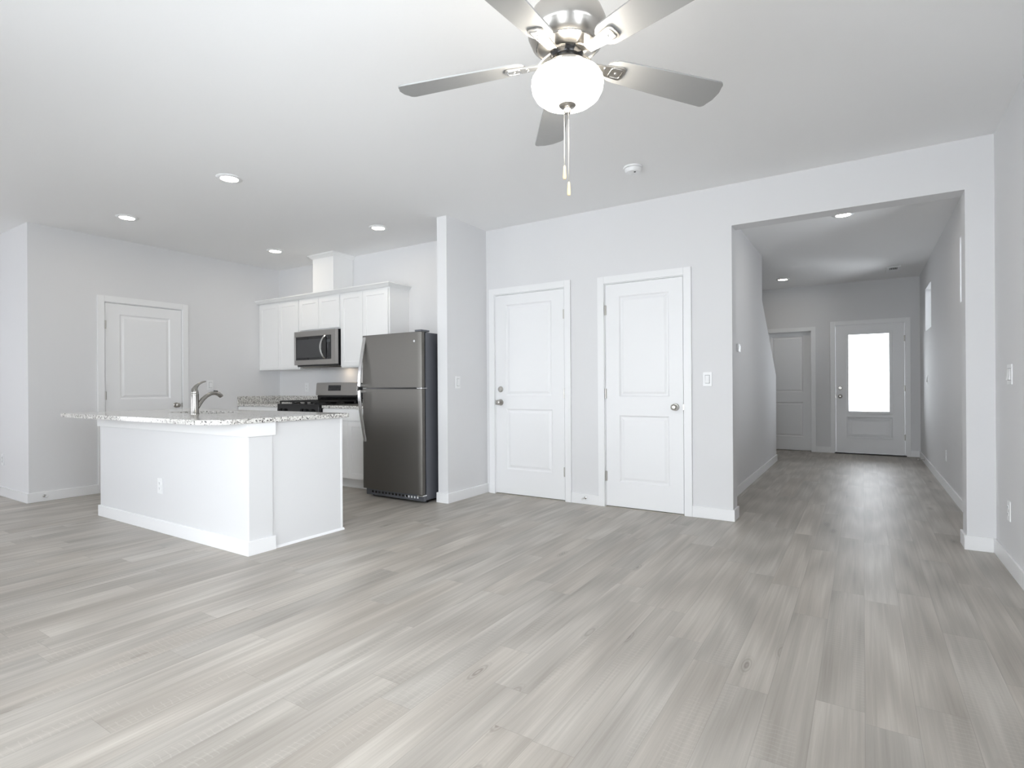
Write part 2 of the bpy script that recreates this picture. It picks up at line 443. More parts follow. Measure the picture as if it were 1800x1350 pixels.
b = MB()
wall_x(b, XL - .1, XR, YD, YD + .06, 0, H, [hole(D1), hole(D2), (XO, XO2, 0, HEAD)])
wall_x(b, XL - .1, XR, YD + .06, YD + T, 0, H, [(XO, XO2, 0, HEAD)])
struct('wall_back', b, M['wall'], 'pale grey wall with two white doors and wide hall opening', 'wall')
b = MB(); b.box(XS2, XS, YS, YD, 0, H)
struct('wall_stub', b, M['wall'], 'short grey wall end standing beside the fridge', 'wall')
b = MB()
wall_y(b, YL, YD + T, XL, XL - .06, 0, H, [hole(D3)]); b.box(XL - .06, XL - .14, YL, YD + T, 0, H)
struct('wall_left', b, M['wall'], 'pale grey kitchen side wall with one white door', 'wall')
b = MB(); b.box(XFAR - .14, XL - .1405, YL, YL + .14, 0, H)
struct('wall_dining', b, M['wall'], 'pale grey wall at far left edge of the view', 'wall')
b = MB(); wall_y(b, YREAR - .14, YL, XFAR, XFAR - .14, 0, H, [WIN_DSIDE])
struct('wall_dining_side', b, M['wall'], 'grey side wall of dining corner, out of view', 'wall')
b = MB(); wall_x(b, XFAR - .14, XR, YREAR, YREAR - .14, 0, H, [WIN_SLIDER, WIN_DINING])
struct('wall_rear', b, M['wall'], 'grey window wall behind the camera', 'wall')
W1 = (5.50, 6.25, 1.825, 2.40); W2 = (8.705, 9.455, 1.83, 2.405)
b = MB(); wall_y(b, YREAR - .14, YH + .14, XR, XR + .15, 0, H, [WIN_SIDE, W1, W2])
struct('wall_right', b, M['wall'], 'pale grey right hand wall running on down the hall', 'wall')
b = MB(); wall_x(b, -2.4, XR, YH, YH + .08, 0, H, [hole(D4), hole(D5)])
wall_x(b, -2.4, XR, YH + .08, YH + .14, 0, H, [hole(D4), hole(D5)])
b.box(D4[0] - .03, D4[1] + .03, YH + .145, YH + .17, 0, 2.1)  # board added behind the closet door, stops light leaking under it
struct('wall_entry', b, M['wall'], 'grey end wall of hall with front door and closet door', 'wall')
# hall side wall with the sloped stair edge
yp = YD + T
poly = [(yp, 0), (8.84, 0), (8.86, 1.246), (7.575, 2.183), (7.585, H), (yp, H)]
b = MB()
b.rings([[(XHL, y, z) for y, z in poly], [(XHL - .11, y, z) for y, z in poly]])
struct('wall_hall', b, M['wall'], 'grey hall wall with sloping stair edge at its far end', 'wall')
b = MB(); b.box(-2.4, -2.3, yp, YH, 0, H)
struct('wall_stair', b, M['wall'], 'grey wall beyond the stair edge', 'wall')

# window panes and frames in the right wall (hall) and the rear walls
def hall_window(n, wv, label):
    o = thing('window_%d' % n, (XR + .10, (wv[0] + wv[1]) / 2, wv[2]), label, 'window', kind='structure')
    off = o.location
    f = MB(off); fx0, fx1 = XR + .128, XR + .150
    for y0, y1, z0, z1 in ((wv[0], wv[0] + .014, wv[2], wv[3]), (wv[1] - .014, wv[1], wv[2], wv[3]), (wv[0] + .014, wv[1] - .014, wv[2], wv[2] + .014), (wv[0] + .014, wv[1] - .014, wv[3] - .014, wv[3])):
        f.box(fx0, fx1, y0, y1, z0, z1)
    obj('window_frame', f, M['trim'], o, .003)
    g = MB(off); g.box(XR + .136, XR + .140, wv[0] + .01, wv[1] - .01, wv[2] + .01, wv[3] - .01); obj('glass_pane', g, M['glass'], o)
hall_window(1, W1, 'small high window in the hall, nearer the wide opening')
hall_window(2, W2, 'small high window in the hall, nearer the front door')
hall_window(5, WIN_SIDE, 'unseen window added in the right wall for side light')
def rear_window(n, wv, mull, label):
    o = thing('window_%d' % n, ((wv[0] + wv[1]) / 2, YREAR - .08, wv[2]), label, 'window', kind='structure'); off = o.location
    f = MB(off); y0, y1 = YREAR - .11, YREAR - .05
    xs = [wv[0] + (wv[1] - wv[0]) * k / mull for k in range(mull + 1)]
    for x in xs: f.box(max(x - .03, wv[0]), min(x + .03, wv[1]), y0, y1, wv[2], wv[3])
    for xa, xb in zip(xs, xs[1:]):
        f.box(xa + .03, xb - .03, y0, y1, wv[2], wv[2] + .05); f.box(xa + .03, xb - .03, y0, y1, wv[3] - .05, wv[3])
    obj('window_frame', f, M['trim'], o)
    for xa, xb in zip(xs, xs[1:]):
        g = MB(off); g.box(xa + .03, xb - .03, YREAR - .083, YREAR - .077, wv[2] + .05, wv[3] - .05); obj('glass_pane', g, M['glass'], o)
rear_window(3, WIN_SLIDER, 3, 'glazed patio slider behind the camera')
rear_window(4, WIN_DINING, 2, 'wide dining window behind the camera')

# baseboards
BH, BT = .095, .014
def base(side, label, boxes):
    b_ = MB()
    for q in boxes: b_.box(*q)
    struct('baseboard_' + side, b_, M['trim'], label, 'baseboard', bevel=.003)
CW = .064                                        # casing width
base('back', 'white baseboard under the pale wall with two white doors', [
    (D1[1] + J + CW - .012, D2[0] - J - CW + .012, YD - BT, YD, 0, BH),
    (D2[1] + J + CW - .012, XO + BT, YD - BT, YD, 0, BH), (XO, XO + BT, YD, YD + T + BT, 0, BH),
    (XO2 - BT, XR - BT, YD - BT, YD, 0, BH), (XO2 - BT, XO2, YD, YD + T + BT, 0, BH)])
base('stub', 'white baseboard wrapped around the wall end beside fridge', [
    (XS2 - BT, XS + BT, YS - BT, YS, 0, BH), (XS, XS + BT, YS, YD, 0, BH), (XS2 - BT, XS2, YS, YS + .02, 0, BH)])
base('right', 'white baseboard along the right wall of the living room', [(XR - BT, XR, YREAR, YD, 0, BH)])
base('hall_right', 'white baseboard along the right side of hall', [(XR - BT, XR, YD + T, YH - BT, 0, BH)])
base('hall_left', 'white baseboard along the hall wall with sloping edge', [(XHL, XHL + BT, yp, 8.84 + BT, 0, BH), (XHL - .11, XHL, 8.845, 8.84 + BT, 0, BH)])
base('entry', 'white baseboard pieces beside the front door', [
    (D4[1] + J + CW - .012, D5[0] - J - CW + .012, YH - BT, YH, 0, BH), (D5[1] + J + CW - .012, XR, YH - BT, YH, 0, BH)])
base('left', 'white baseboard on the kitchen side wall and its corner', [
    (XL, XL + BT, YL - BT, D3[0] - J - CW + .012, 0, BH), (XL, XL + BT, D3[1] + J + CW - .012, 4.12, 0, BH), (XFAR, XL, YL - BT, YL, 0, BH)])

# ------------------------------------------------------------------ doors
RING = [(0, 0), (.008, .007), (.013, .011), (.022, .011), (.042, .0035), (.048, .0030)]
FR = R(0); FL = R(90)       # facing -Y, facing +X
def knob_mb(x, z, r=.027, rose=.032):
    k = MB(); k.lathe([(rose, -.000), (rose, -.006), (rose * .85, -.012), (.012, -.014), (.011, -.030), (r * .7, -.036), (r, -.047), (r * .98, -.056), (r * .72, -.064), (r * .45, -.066), (.002, -.066)], (x, 0, z), 'Y', 32); return k
def bolt_mb(x, z, r=.030):
    k = MB(); k.lathe([(r, 0), (r, -.008), (r * .8, -.014), (.4 * r, -.015), (.002, -.015)], (x, 0, z), 'Y', 32)
    k.box(x - .004, x + .004, -.028, -.012, z - .013, z + .013, .002); return k
def hinge_mb(x, z):
    k = MB(); k.lathe([(.0045, -.046), (.0065, -.045), (.0065, .045), (.0045, .046)], (x, -.006, z), 'Z', 16)
    k.box(x - .012, x + .012, -.003, .001, z - .044, z + .044); return k
def make_door(n, loc, rot, wd, ht, z0, panels, hinge_side, knob=None, bolt=None, setback=0.0, label='', lite=None, back=True, strip=True, casing_l=True, strike=None):
    """local frame: x along the wall from the slab's left edge, front towards -y, wall face at y=0"""
    d = thing('door_%d' % n, loc, label, 'door', rot, kind='structure')
    top = z0 + ht; G = .0035
    cs = MB(); o0, o1 = -J - CW + .012, wd + J + CW - .012; i0, i1 = -.010, wd + .010; ct = top + .010; co = top + J + CW - .012
    cs.box(o0, i0, -.017, 0, 0, co); cs.box(i1, o1, -.017, 0, 0, co); cs.box(i0, i1, -.017, 0, ct, co)
    obj('casing', cs, M['trim'], d, .002)
    jb = MB(); jd = .058 if setback == 0 else .14
    jb.box(-J, -G, 0.0, jd, 0, top + G); jb.box(wd + G, wd + J, 0.0, jd, 0, top + G); jb.box(-J, wd + J, 0.0, jd, top + G, top + J)
    obj('jamb', jb, M['trim'], d)
    if setback == 0:
        st = MB(); st.box(-G, .010, .040, .056, 0, top + G); st.box(wd - .010, wd + G, .040, .056, 0, top + G); st.box(.010, wd - .010, .040, .056, top - .010, top + G)
        obj('door_stop', st, M['trim'], d)
    sl = MB()
    pl = list(panels)
    if lite: pl.append(lite + ('hole',))
    sl.panelled(0, wd, z0, top, setback, .036, pl, RING)
    slab = obj('door_slab', sl, M['door'], d)
    if strip:
        tb = MB(); tb.box(-.003, wd + .003, -.012, .056, 0, .006); obj('threshold', tb, M['threshold'], d)
    if knob:
        kb = knob_mb(*knob); o = obj('door_knob', kb, M['nickel'], d, smooth=True); o.location.y = setback; o['label'] = 'brushed nickel knob'
    if strike is not None:
        sm = MB(); sm.box(strike[0] - .005, strike[0] + .005, setback - .0015, setback + .02, strike[1] - .026, strike[1] + .026, .001); obj('latch_plate', sm, M['nickel'], d)
    if bolt:
        o = obj('deadbolt', bolt_mb(*bolt), M['nickel'], d, smooth=True); o.location.y = setback; o['label'] = 'nickel deadbolt above the knob'
    for hz in (z0 + .27, z0 + 1.025, z0 + 1.79) if hinge_side else ():
        o = obj('hinge', hinge_mb(-G * .5 if hinge_side < 0 else wd + G * .5, hz), M['nickel'], d, smooth=True); o.location.y = setback
    return d
# door with deadbolt
wd = D1[1] - D1[0]
make_door(1, (D1[0], YD, 0), FR, wd, D1[3] - D1[2], D1[2], [(.126, wd - .140, 1.015, 1.945), (.128, wd - .132, .262, .880)], 1,
          (.058, .945), (.058, 1.080), label='white two panel door with deadbolt, nearest the fridge', strike=(-.003, .945))
wd = D2[1] - D2[0]
make_door(2, (D2[0], YD, 0), FR, wd, D2[3] - D2[2], D2[2], [(.130, wd - .118, 1.010, 1.920), (.130, wd - .120, .235, .840)], -1,
          (wd - .066, .922), label='white two panel door with round knob, nearest the hall opening', strike=(wd + .003, .922))
wd = D3[1] - D3[0]
make_door(3, (XL, D3[0], 0), FL, wd, D3[3] - D3[2], D3[2], [(.138, wd - .125, .995, 1.925), (.138, wd - .125, .24, .84)], -1,
          (wd - .062, .914), label='white panel door seen behind the island faucet', strike=(wd + .003, .914))
wd = D4[1] - D4[0]
d4 = make_door(4, (D4[0], YH, 0), FR, wd, D4[3] - D4[2], D4[2], [(.03, wd - .115, .985, 1.925), (.03, wd - .115, .235, .815)], 0,
          label='white panel door half hidden by sloping hall wall', setback=.075, strip=False)
h4 = MB(); h4.box(-.003, wd + .003, .080, .11, 1.985, 2.03); obj('head_stop', h4, M['wall'], d4)
for n_ in ('casing',):
    pass
wd = D5[1] - D5[0]
LITE = (.148, wd - .165, .655, 1.925)
d5 = make_door(5, (D5[0], YH, 0), FR, wd, D5[3] - D5[2], D5[2], [(.150, wd - .155, .265, .590)], 1, (.060, .918), (.060, 1.052),
               label='white front door with large clear glass panel', lite=LITE, strike=(-.003, .918))
lf = MB()
for x0, x1, z0, z1 in ((LITE[0] - .012, LITE[0] + .026, LITE[2] - .012, LITE[3] + .012), (LITE[1] - .026, LITE[1] + .012, LITE[2] - .012, LITE[3] + .012),
                       (LITE[0] + .026, LITE[1] - .026, LITE[2] - .012, LITE[2] + .026), (LITE[0] + .026, LITE[1] - .026, LITE[3] - .026, LITE[3] + .012)):
    lf.box(x0, x1, -.010, .002, z0, z1); lf.box(x0, x1, .034, .046, z0, z1)
lfo = obj('glass_frame', lf, M['plastic'], d5, .003)
pm = MB()
for i in range(7):
    z = LITE[2] + .10 + i * (LITE[3] - LITE[2] - .20) / 6
    for x in (LITE[0] + .007, LITE[1] - .007): pm.lathe([(.006, 0), (.005, -.002), (.001, -.002)], (x, -.010, z), 'Y', 12)
for i in range(3):
    x = LITE[0] + .08 + i * (LITE[1] - LITE[0] - .16) / 2
    for z in (LITE[2] + .007, LITE[3] - .007): pm.lathe([(.006, 0), (.005, -.002), (.001, -.002)], (x, -.010, z), 'Y', 12)
so = obj('screw_cap', pm, M['plastic'], lfo); so['kind'] = 'stuff'
gp = MB(); gp.box(LITE[0] + .001, LITE[1] - .001, .014, .022, LITE[2] + .001, LITE[3] - .001)
obj('glass_pane', gp, M['glass'], d5)
# ring profile inside the lower panel of the front door
pr = MB()
for ins in (-.012, .030, .066):
    x0, x1, z0, z1 = .150 + ins, wd - .155 - ins, .265 + ins * .8, .590 - ins * .8
    for q in ((x0, x1, z0, z0 + .010), (x0, x1, z1 - .010, z1), (x0, x0 + .010, z0, z1), (x1 - .010, x1, z0, z1)):
        pr.box(q[0], q[1], -.009, .004, q[2], q[3])
obj('panel_moulding', pr, M['door'], d5, .002)
sill = MB(); sill.box(-.02, wd + .02, -.045, .12, 0, .016); obj('sill', sill, M['sill_dark'], d5, .003)

# ------------------------------------------------------------------ switches, outlets, thermostat
FACE = {'-Y': 0.0, '+X': R(90), '-X': R(-90)}
def plate(o, wdt=.072, hgt=.118):
    b_ = MB(); b_.box(-wdt / 2, wdt / 2, -.006, 0, -hgt / 2, hgt / 2, .0025); return obj('cover_plate', b_, M['plastic'], o)
def rocker(o, x=0.0, lean=1):
    b_ = MB(); b_.rings([[(x - .0165, -.006, -.033), (x + .0165, -.006, -.033), (x + .0165, -.006, .033), (x - .0165, -.006, .033)],
                         [(x - .0165, -.016 if lean > 0 else -.009, -.033), (x + .0165, -.016 if lean > 0 else -.009, -.033), (x + .0165, -.009 if lean > 0 else -.016, .033), (x - .0165, -.009 if lean > 0 else -.016, .033)]])
    r = obj('rocker', b_, M['plastic'], o, .0012)
    s_ = MB(); s_.box(x - .0185, x + .0185, -.0066, -.0055, -.0352, .0352); obj('rocker_gap', s_, M['slot'], o)
    return r
def switch(loc, face, label, gangs=1):
    o = thing('light_switch', loc, label, 'light switch', FACE[face])
    plate(o, .072 if gangs == 1 else .118)
    for k in range(gangs): rocker(o, (k - (gangs - 1) / 2) * .046)
    return o
def outlet(loc, face, label):
    o = thing('wall_outlet', loc, label, 'outlet', FACE[face]); plate(o)
    for zz in (-.020, .020):
        b_ = MB(); l = [(.0165 * math.cos(a), .0145 * math.sin(a)) for a in [2 * math.pi * i / 20 for i in range(20)]]
        b_.rings([[(x, -.006, zz + z) for x, z in l], [(x * .95, -.009, zz + z * .95) for x, z in l]])
        sk = obj('socket', b_, M['plastic'], o, smooth=True)
        s_ = MB()
        for x in (-.0065, .0065): s_.box(x - .0012, x + .0012, -.0094, -.0085, zz - .002, zz + .007)
        s_.box(-.002, .002, -.0094, -.0085, zz - .010, zz - .006)
        obj('socket_slots', s_, M['slot'], sk)
    return o
switch((XS, 4.237, 1.152), '+X', 'white rocker switch on the wall end beside left door')
switch((-1.089, YD, 1.158), '-Y', 'white rocker switch between right hand door and hall opening')
switch((XR, 4.295, 1.160), '-X', 'white double switch at right edge of the view', 2)
switch((XR, 9.2, 1.165), '-X', 'white switch in the hall nearest the front door')
switch((XL, 3.757, 1.15), '+X', 'white switch on kitchen side wall behind faucet')
outlet((XR, 4.338, .350), '-X', 'white outlet low on the right wall of living room')
outlet((XR, 7.286, .360), '-X', 'white outlet low on the right wall inside hall')
outlet((-7.575, YL, .378), '-Y', 'white outlet low on wall at far left edge')
outlet((-6.27, YD, 1.115), '-Y', 'white outlet above backsplash left of the range')
th = thing('thermostat', (XHL, 5.90, 1.482), 'small white thermostat on the hall side wall', 'thermostat', FACE['+X'])
b = MB(); b.box(-.06, .06, -.006, 0, -.045, .045, .003); obj('back_plate', b, M['plastic'], th)
b = MB(); b.box(-.055, .055, -.028, -.006, -.041, .041, .005); obj('housing', b, M['plastic'], th)
b = MB(); b.box(-.03, .03, -.0285, -.0275, -.012, .025); obj('screen', b, M['display'], th)

def stopper(loc, rot, label):
    o = thing('door_bumper', loc, label, 'door stop', rot)
    b_ = MB(); b_.lathe([(.014, 0), (.013, -.004), (.006, -.007), (.006, -.062), (.009, -.063)], (0, 0, 0), 'Y', 16); obj('rod', b_, M['chrome'], o, smooth=True)
    b_ = MB(); b_.lathe([(.0095, -.063), (.010, -.074), (.007, -.078), (.001, -.078)], (0, 0, 0), 'Y', 16); obj('tip', b_, M['rubber'], o, smooth=True)
stopper((-2.20, YD - BT, .06), 0, 'small chrome door stop between the two white doors')
stopper((XL + BT, 2.10, .055), FL, 'small chrome door stop near kitchen wall corner')
stopper((XR - BT, 9.55, .05), FACE['-X'], 'small door stop on baseboard beside front door')

# ------------------------------------------------------------------ ceiling fittings
def downlight(loc, label):
    o = thing('recessed_light', loc, label, 'ceiling light', group='recessed ceiling lights')
    t_ = MB(); t_.lathe([(.060, 0), (.094, 0), (.094, -.004), (.088, -.008), (.066, -.010), (.060, -.006)], (0, 0, 0), 'Z', 40, False)
    obj('trim_ring', t_, M['plastic'], o, smooth=True)
    l_ = MB(); l_.lathe([(.062, -.003), (.062, -.0075), (.001, -.0085)], (0, 0, 0), 'Z', 40); obj('lens', l_, M['led'], o, smooth=True)
    return o
dl = downlight((-4.14, 2.427, H), 'recessed light over the island, nearest the ceiling fan')
for loc, lab in (((-5.89, 2.447, H), 'recessed light farthest left, in front of pantry door'),
                 ((-4.165, 4.009, H), 'recessed light above the stainless fridge'),
                 ((-5.887, 4.01, H), 'recessed light in front of the vent chase'),
                 ((-.152, 6.171, H), 'recessed hall light just beyond the opening'),
                 ((-1.037, 9.432, H), 'recessed hall light above the half hidden door')):
    c = copy_tree(dl); c.location = loc; c['label'] = lab

sd = thing('smoke_detector', (-1.438, 3.955, H), 'round white smoke detector on ceiling above the doors', 'smoke detector')
b = MB(); b.lathe([(.070, 0), (.072, -.006), (.070, -.013), (.062, -.014)], n=40); obj('base_ring', b, M['plastic'], sd, smooth=True)
b = MB(); b.lathe([(.062, -.015), (.060, -.030), (.052, -.042), (.020, -.046), (.001, -.046)], n=40); hs = obj('housing', b, M['plastic'], sd, smooth=True)
b = MB(); b.lathe([(.008, -.0455), (.007, -.049), (.001, -.049)], (.02, -.02, 0), n=16); obj('test_button', b, M['slot'], hs)
cv = thing('ceiling_vent', (.37, 9.475, H), 'white ceiling vent in hall above front door', 'air vent')
b = MB(); b.prism([(-.082, -.215), (.082, -.215), (.082, .215), (-.082, .215)], -.014, 0, [[(-.045, -.165), (.045, -.165), (.045, .03), (-.045, .03)]]); obj('frame', b, M['plastic'], cv, .003)
b = MB(); b.box(-.045, .045, -.165, .03, -.003, -.001); obj('duct_opening', b, M['slot'], cv)
for k in range(4):
    x = -.030 + k * .02
    b = MB(); b.rings([[(x - .004, -.165, -.012), (x - .003, -.165, -.0125), (x + .004, -.165, -.005), (x + .003, -.165, -.0045)], [(x - .004, .03, -.012), (x - .003, .03, -.0125), (x + .004, .03, -.005), (x + .003, .03, -.0045)]]); obj('louver', b, M['plastic'], cv)

# ------------------------------------------------------------------ ceiling fan
fx, fy = -.905, 1.807
fan = thing('ceiling_fan', (fx, fy, H), 'brushed nickel ceiling fan with five silver blades and lit white bowl', 'ceiling fan')
zz = lambda z: z - H
b = MB(); b.lathe([(.070, 0), (.072, -.01), (.066, -.045), (.045, -.065), (.016, -.070)], n=40); obj('canopy', b, M['nickel'], fan, smooth=True)
b = MB(); b.lathe([(.013, -.065), (.013, zz(2.515))], n=20); obj('downrod', b, M['nickel'], fan, smooth=True)
b = MB(); b.lathe([(.022, zz(2.5170)), (.050, zz(2.5020)), (.085, zz(2.4870)), (.128, zz(2.4620)), (.142, zz(2.4270)), (.142, zz(2.3870)), (.138, zz(2.3770)), (.134, zz(2.3720)), (.128, zz(2.3540)), (.112, zz(2.3420)), (.108, zz(2.3390)), (.075, zz(2.3270)), (.060, zz(2.3250)), (.001, zz(2.3250))], n=56)
mh = obj('motor_housing', b, M['nickel'], fan, smooth=True)
b = MB(); b.lathe([(.1115, zz(2.3425)), (.1125, zz(2.3380)), (.109, zz(2.3360)), (.1065, zz(2.3395))], n=56, cap=False); obj('trim_band', b, M['chrome'], mh, smooth=True)
b = MB(); b.lathe([(.058, zz(2.3240)), (.060, zz(2.3140)), (.055, zz(2.3020)), (.046, zz(2.2980)), (.001, zz(2.2980))], n=40); obj('flywheel', b, M['black'], fan, smooth=True)
b = MB(); b.lathe([(.044, zz(2.300)), (.048, zz(2.288)), (.070, zz(2.280)), (.078, zz(2.272)), (.080, zz(2.252)), (.074, zz(2.248))], n=40); obj('light_fitter', b, M['nickel'], fan, smooth=True)
bp_ = [(.080, zz(2.254)), (.100, zz(2.250)), (.119, zz(2.239)), (.129, zz(2.222)), (.1305, zz(2.205)), (.127, zz(2.184)), (.116, zz(2.164)), (.096, zz(2.148)), (.066, zz(2.138)), (.030, zz(2.134)), (.001, zz(2.133))]
b = MB(); b.lathe(bp_, n=56); bo = obj('light_bowl', b, M['bowl'], fan, smooth=True); bo['label'] = 'lit frosted white glass bowl'
b = MB(); b.lathe([(.031, zz(2.136)), (.032, zz(2.131)), (.026, zz(2.125)), (.012, zz(2.121)), (.011, zz(2.114)), (.013, zz(2.112)), (.011, zz(2.102)), (.006, zz(2.099)), (.001, zz(2.099))], n=32); obj('finial', b, M['nickel'], fan, smooth=True)
# pull chains
for k, (dx, dy, zend) in enumerate(((-.010, -.006, 1.880), (.006, -.004, 1.818))):
    ch = MB(); ch.tube([(dx, dy, zz(2.117)), (dx, dy, zz(zend + .03))], .0011, 8)
    z = 2.114
    while z > zend + .035:
        ch.lathe([(.0004, zz(z) + .0017), (.0018, zz(z)), (.0004, zz(z) - .0017)], (dx, dy, 0), 'Z', 6); z -= .0045
    if k == 0: pass
    co_ = obj('pull_chain', ch, M['chrome'], fan)
    fb = MB(); fb.lathe([(.0016, zz(zend + .033)), (.0045, zz(zend + .028)), (.0052, zz(zend + .016)), (.0066, zz(zend - .004)), (.0066, zz(zend - .012)), (.0045, zz(zend - .017)), (.001, zz(zend - .018))], (dx, dy, 0), 'Z', 20)
    fo = obj('pull_fob', fb, M['wood_fob'], co_, smooth=True); fo['label'] = 'pale wooden fob'
# blades (local +X along the blade before turning)
def blade_outline(n=10):
    r0, r1, w0, w1 = .155, .662, .052, .070
    pts = []
    for i in range(n + 1):                        # rounded root
        a = math.pi / 2 + math.pi * i / n
        pts.append((r0 + .052 + .052 * math.cos(a), (w0) * math.sin(a)))
    pts += [(.40, -.062)]
    rc = .022
    for i in range(7):
        a = -math.pi / 2 + (math.pi / 2) * i / 6; pts.append((r1 - rc - .006 + rc * math.cos(a), -w1 + rc + rc * math.sin(a)))
    pts += [(r1 + .004, -.02), (r1 + .004, .02)]
    for i in range(7):
        a = (math.pi / 2) * i / 6; pts.append((r1 - rc - .006 + rc * math.cos(a), w1 - rc + rc * math.sin(a)))
    pts += [(.40, .062)]
    return pts
PH = 124.4; PITCH = R(12)
def make_blade():
    o_ = MB(); o_.prism(blade_outline(), 0.0, .0065)
    bl = obj('blade', o_, M['blade'], fan, .0015, smooth=True)
    ir = MB()
    # bracket: arm from the flywheel out to a rounded plate under the blade root
    def rr(x0, x1, wa, wb, n=5):
        p = [(x0, -wa), (x1 - .016, -wb)]
        for i in range(n + 1):
            a = -math.pi / 2 + math.pi / 2 * i / n; p.append((x1 - .016 + .016 * math.cos(a), -wb + .016 + .016 * math.sin(a) - .0))
        for i in range(n + 1):
            a = math.pi / 2 * i / n; p.append((x1 - .016 + .016 * math.cos(a), wb - .016 + .016 * math.sin(a)))
        p.append((x0, wa)); return p
    ir.prism(rr(.105, .235, .018, .030), -.007, -.0005)
    ir.sweep([(.115, 0, -.004), (.100, 0, .002), (.080, 0, .016), (.055, 0, .028)], [(-.016, -.003), (.016, -.003), (.016, .003), (-.016, .003)], scales=[1, 1.0, 1.15, 1.2])
    io = obj('blade_bracket', ir, M['nickel'], bl, .0015)
    rg = MB(); n = 24; prof = []
    lo = rounded(.175, .226, -.023, .023, (.010,) * 4, 4)
    li = rounded(.179, .222, -.019, .019, (.008,) * 4, 4)
    rg.prism(lo, -.0085, -.0068, [li])
    for x, y in ((.150, .011), (.150, -.011), (.200, 0)): rg.lathe([(.0045, -.007), (.004, -.0095), (.001, -.010)], (x, y, 0), 'Z', 12)
    obj('bracket_ring', rg, M['chrome'], bl)
    return bl
bl0 = make_blade()
for k in range(5):
    bl = bl0 if k == 0 else copy_tree(bl0, fan)
    a = R(PH + 72 * k)
    # clockwise edge (-y of the blade frame) tilted up, tip drooping slightly
    bl.matrix_local = Matrix.Translation((0, 0, zz(2.296))) @ Matrix.Rotation(a, 4, 'Z') @ Matrix.Rotation(R(1.4), 4, 'Y') @ Matrix.Rotation(-PITCH, 4, 'X')

# ------------------------------------------------------------------ island
IX0, IX1, IY0, IY1, IY2 = -5.640, -3.420, 2.122, 2.300, 2.905
ITOP = .876
isl = thing('kitchen_island', ((IX0 + IX1) / 2, 2.5, 0), 'large white kitchen island under speckled granite top', 'kitchen island'); off = isl.location
b = MB(off); b.box(IX0, IX1, IY0, IY1, 0, ITOP); obj('half_wall', b, M['island'], isl, .004)
b = MB(off)
b.box(IX0 - .016, IX1 + .016, IY0 - .016, IY0, .785, ITOP - .001); b.box(IX1, IX1 + .016, IY0, IY1 + .014, .785, ITOP - .001); b.box(IX0 - .016, IX0, IY0, IY1 + .014, .785, ITOP - .001)
obj('top_board', b, M['trim'], isl, .0015)
b = MB(off)
b.box(IX0 - BT, IX1 + BT, IY0 - BT, IY0, 0, BH); b.box(IX1, IX1 + BT, IY0, IY1 + .014, 0, BH); b.box(IX0 - BT, IX0, IY0, IY1 + .014, 0, BH)
obj('skirting', b, M['trim'], isl, .003)
b = MB(off); b.box(IX1 - .030, IX1 - .012, IY1 + .002, IY2, 0.0, ITOP); obj('end_panel', b, M['island'], isl, .0015)
b = MB(off); b.box(IX0 + .012, IX0 + .030, IY1 + .002, IY2, 0, ITOP); obj('end_panel', b, M['island'], isl, .0015)
b = MB(off); b.box(IX1 - .012, IX1 - .009, IY2 - .016, IY2 + .002, 0.016, ITOP); obj('panel_edge', b, M['trim'], isl, .001)
b = MB(off)
qr = [(0, 0), (.012, 0), (.011, .006), (.008, .011), (0, .016)]
b.rings([[(IX1 - .012 + x, IY1 + .015, z) for x, z in qr], [(IX1 - .012 + x, IY2 + .012, z) for x, z in qr]])
b.box(IX1 - .03, IX1 - .012, IY2, IY2 + .011, 0, .015)
obj('shoe_moulding', b, M['trim'], isl)
b = MB(off); b.box(IX0 + .030, IX1 - .030, IY1, IY2 - .02, .10, ITOP - .002) if False else None
b = MB(off); b.box(IX0 + .03, IX1 - .03, IY2 - .04, IY2 - .02, .10, ITOP - .002); b.box(IX0 + .03, IX1 - .03, IY2 - .10, IY2 - .085, 0, .10); b.box(IX0 + .03, IX1 - .03, IY1, IY2 - .04, .10, .115)
obj('cabinet_face', b, M['cab'], isl)
nd = 4; ww = (IX1 - IX0 - .08) / nd
for k in range(nd):
    b = MB(off); x0 = IX0 + .04 + k * ww; yb = IY2
    # shaker fronts on the kitchen side
    b.box(x0 + .003, x0 + ww - .003, yb - .02, yb - .006, .12, ITOP - .02)
    for q in ((x0 + .003, x0 + .06, .12, ITOP - .02), (x0 + ww - .06, x0 + ww - .003, .12, ITOP - .02), (x0 + .06, x0 + ww - .06, .12, .177), (x0 + .06, x0 + ww - .06, ITOP - .077, ITOP - .02)):
        b.box(q[0], q[1], yb - .006, yb, q[2], q[3])
    obj('cabinet_door', b, M['cab'], isl)
outlet((-4.583, IY0, .357), '-Y', 'white outlet low on the front face of island')

# island worktop, rounded corners, sink cut-out
SX0, SX1, SY0, SY1 = -5.02, -4.34, 2.370, 2.700
CT = .907
wt = MB((-4.55, 2.4, ITOP))
wt.prism(rounded(-5.715, -3.388, 1.850, 2.955, (.06, .20, .03, .03)), ITOP, CT, [rounded(SX0, SX1, SY0, SY1, (.05,) * 4, 6)])
o = obj('island_worktop', wt, M['granite'], None, .004, smooth=True); o.location = (-4.55, 2.4, ITOP)
tag(o, 'speckled white granite worktop with rounded corner on island', 'countertop')
sk = thing('kitchen_sink', ((SX0 + SX1) / 2, (SY0 + SY1) / 2, .68), 'stainless undermount sink set into the island worktop', 'sink'); off = sk.location
b = MB(off); ro_, ri_ = rounded(SX0 + .004, SX1 - .004, SY0 + .004, SY1 - .004, (.05,) * 4, 6), rounded(SX0 + .03, SX1 - .03, SY0 + .03, SY1 - .03, (.05,) * 4, 6)
b.rings([[(x, y, .874) for x, y in ro_], [(x, y, .70) for x, y in ro_], [(x, y, .684) for x, y in ri_]], False, True)
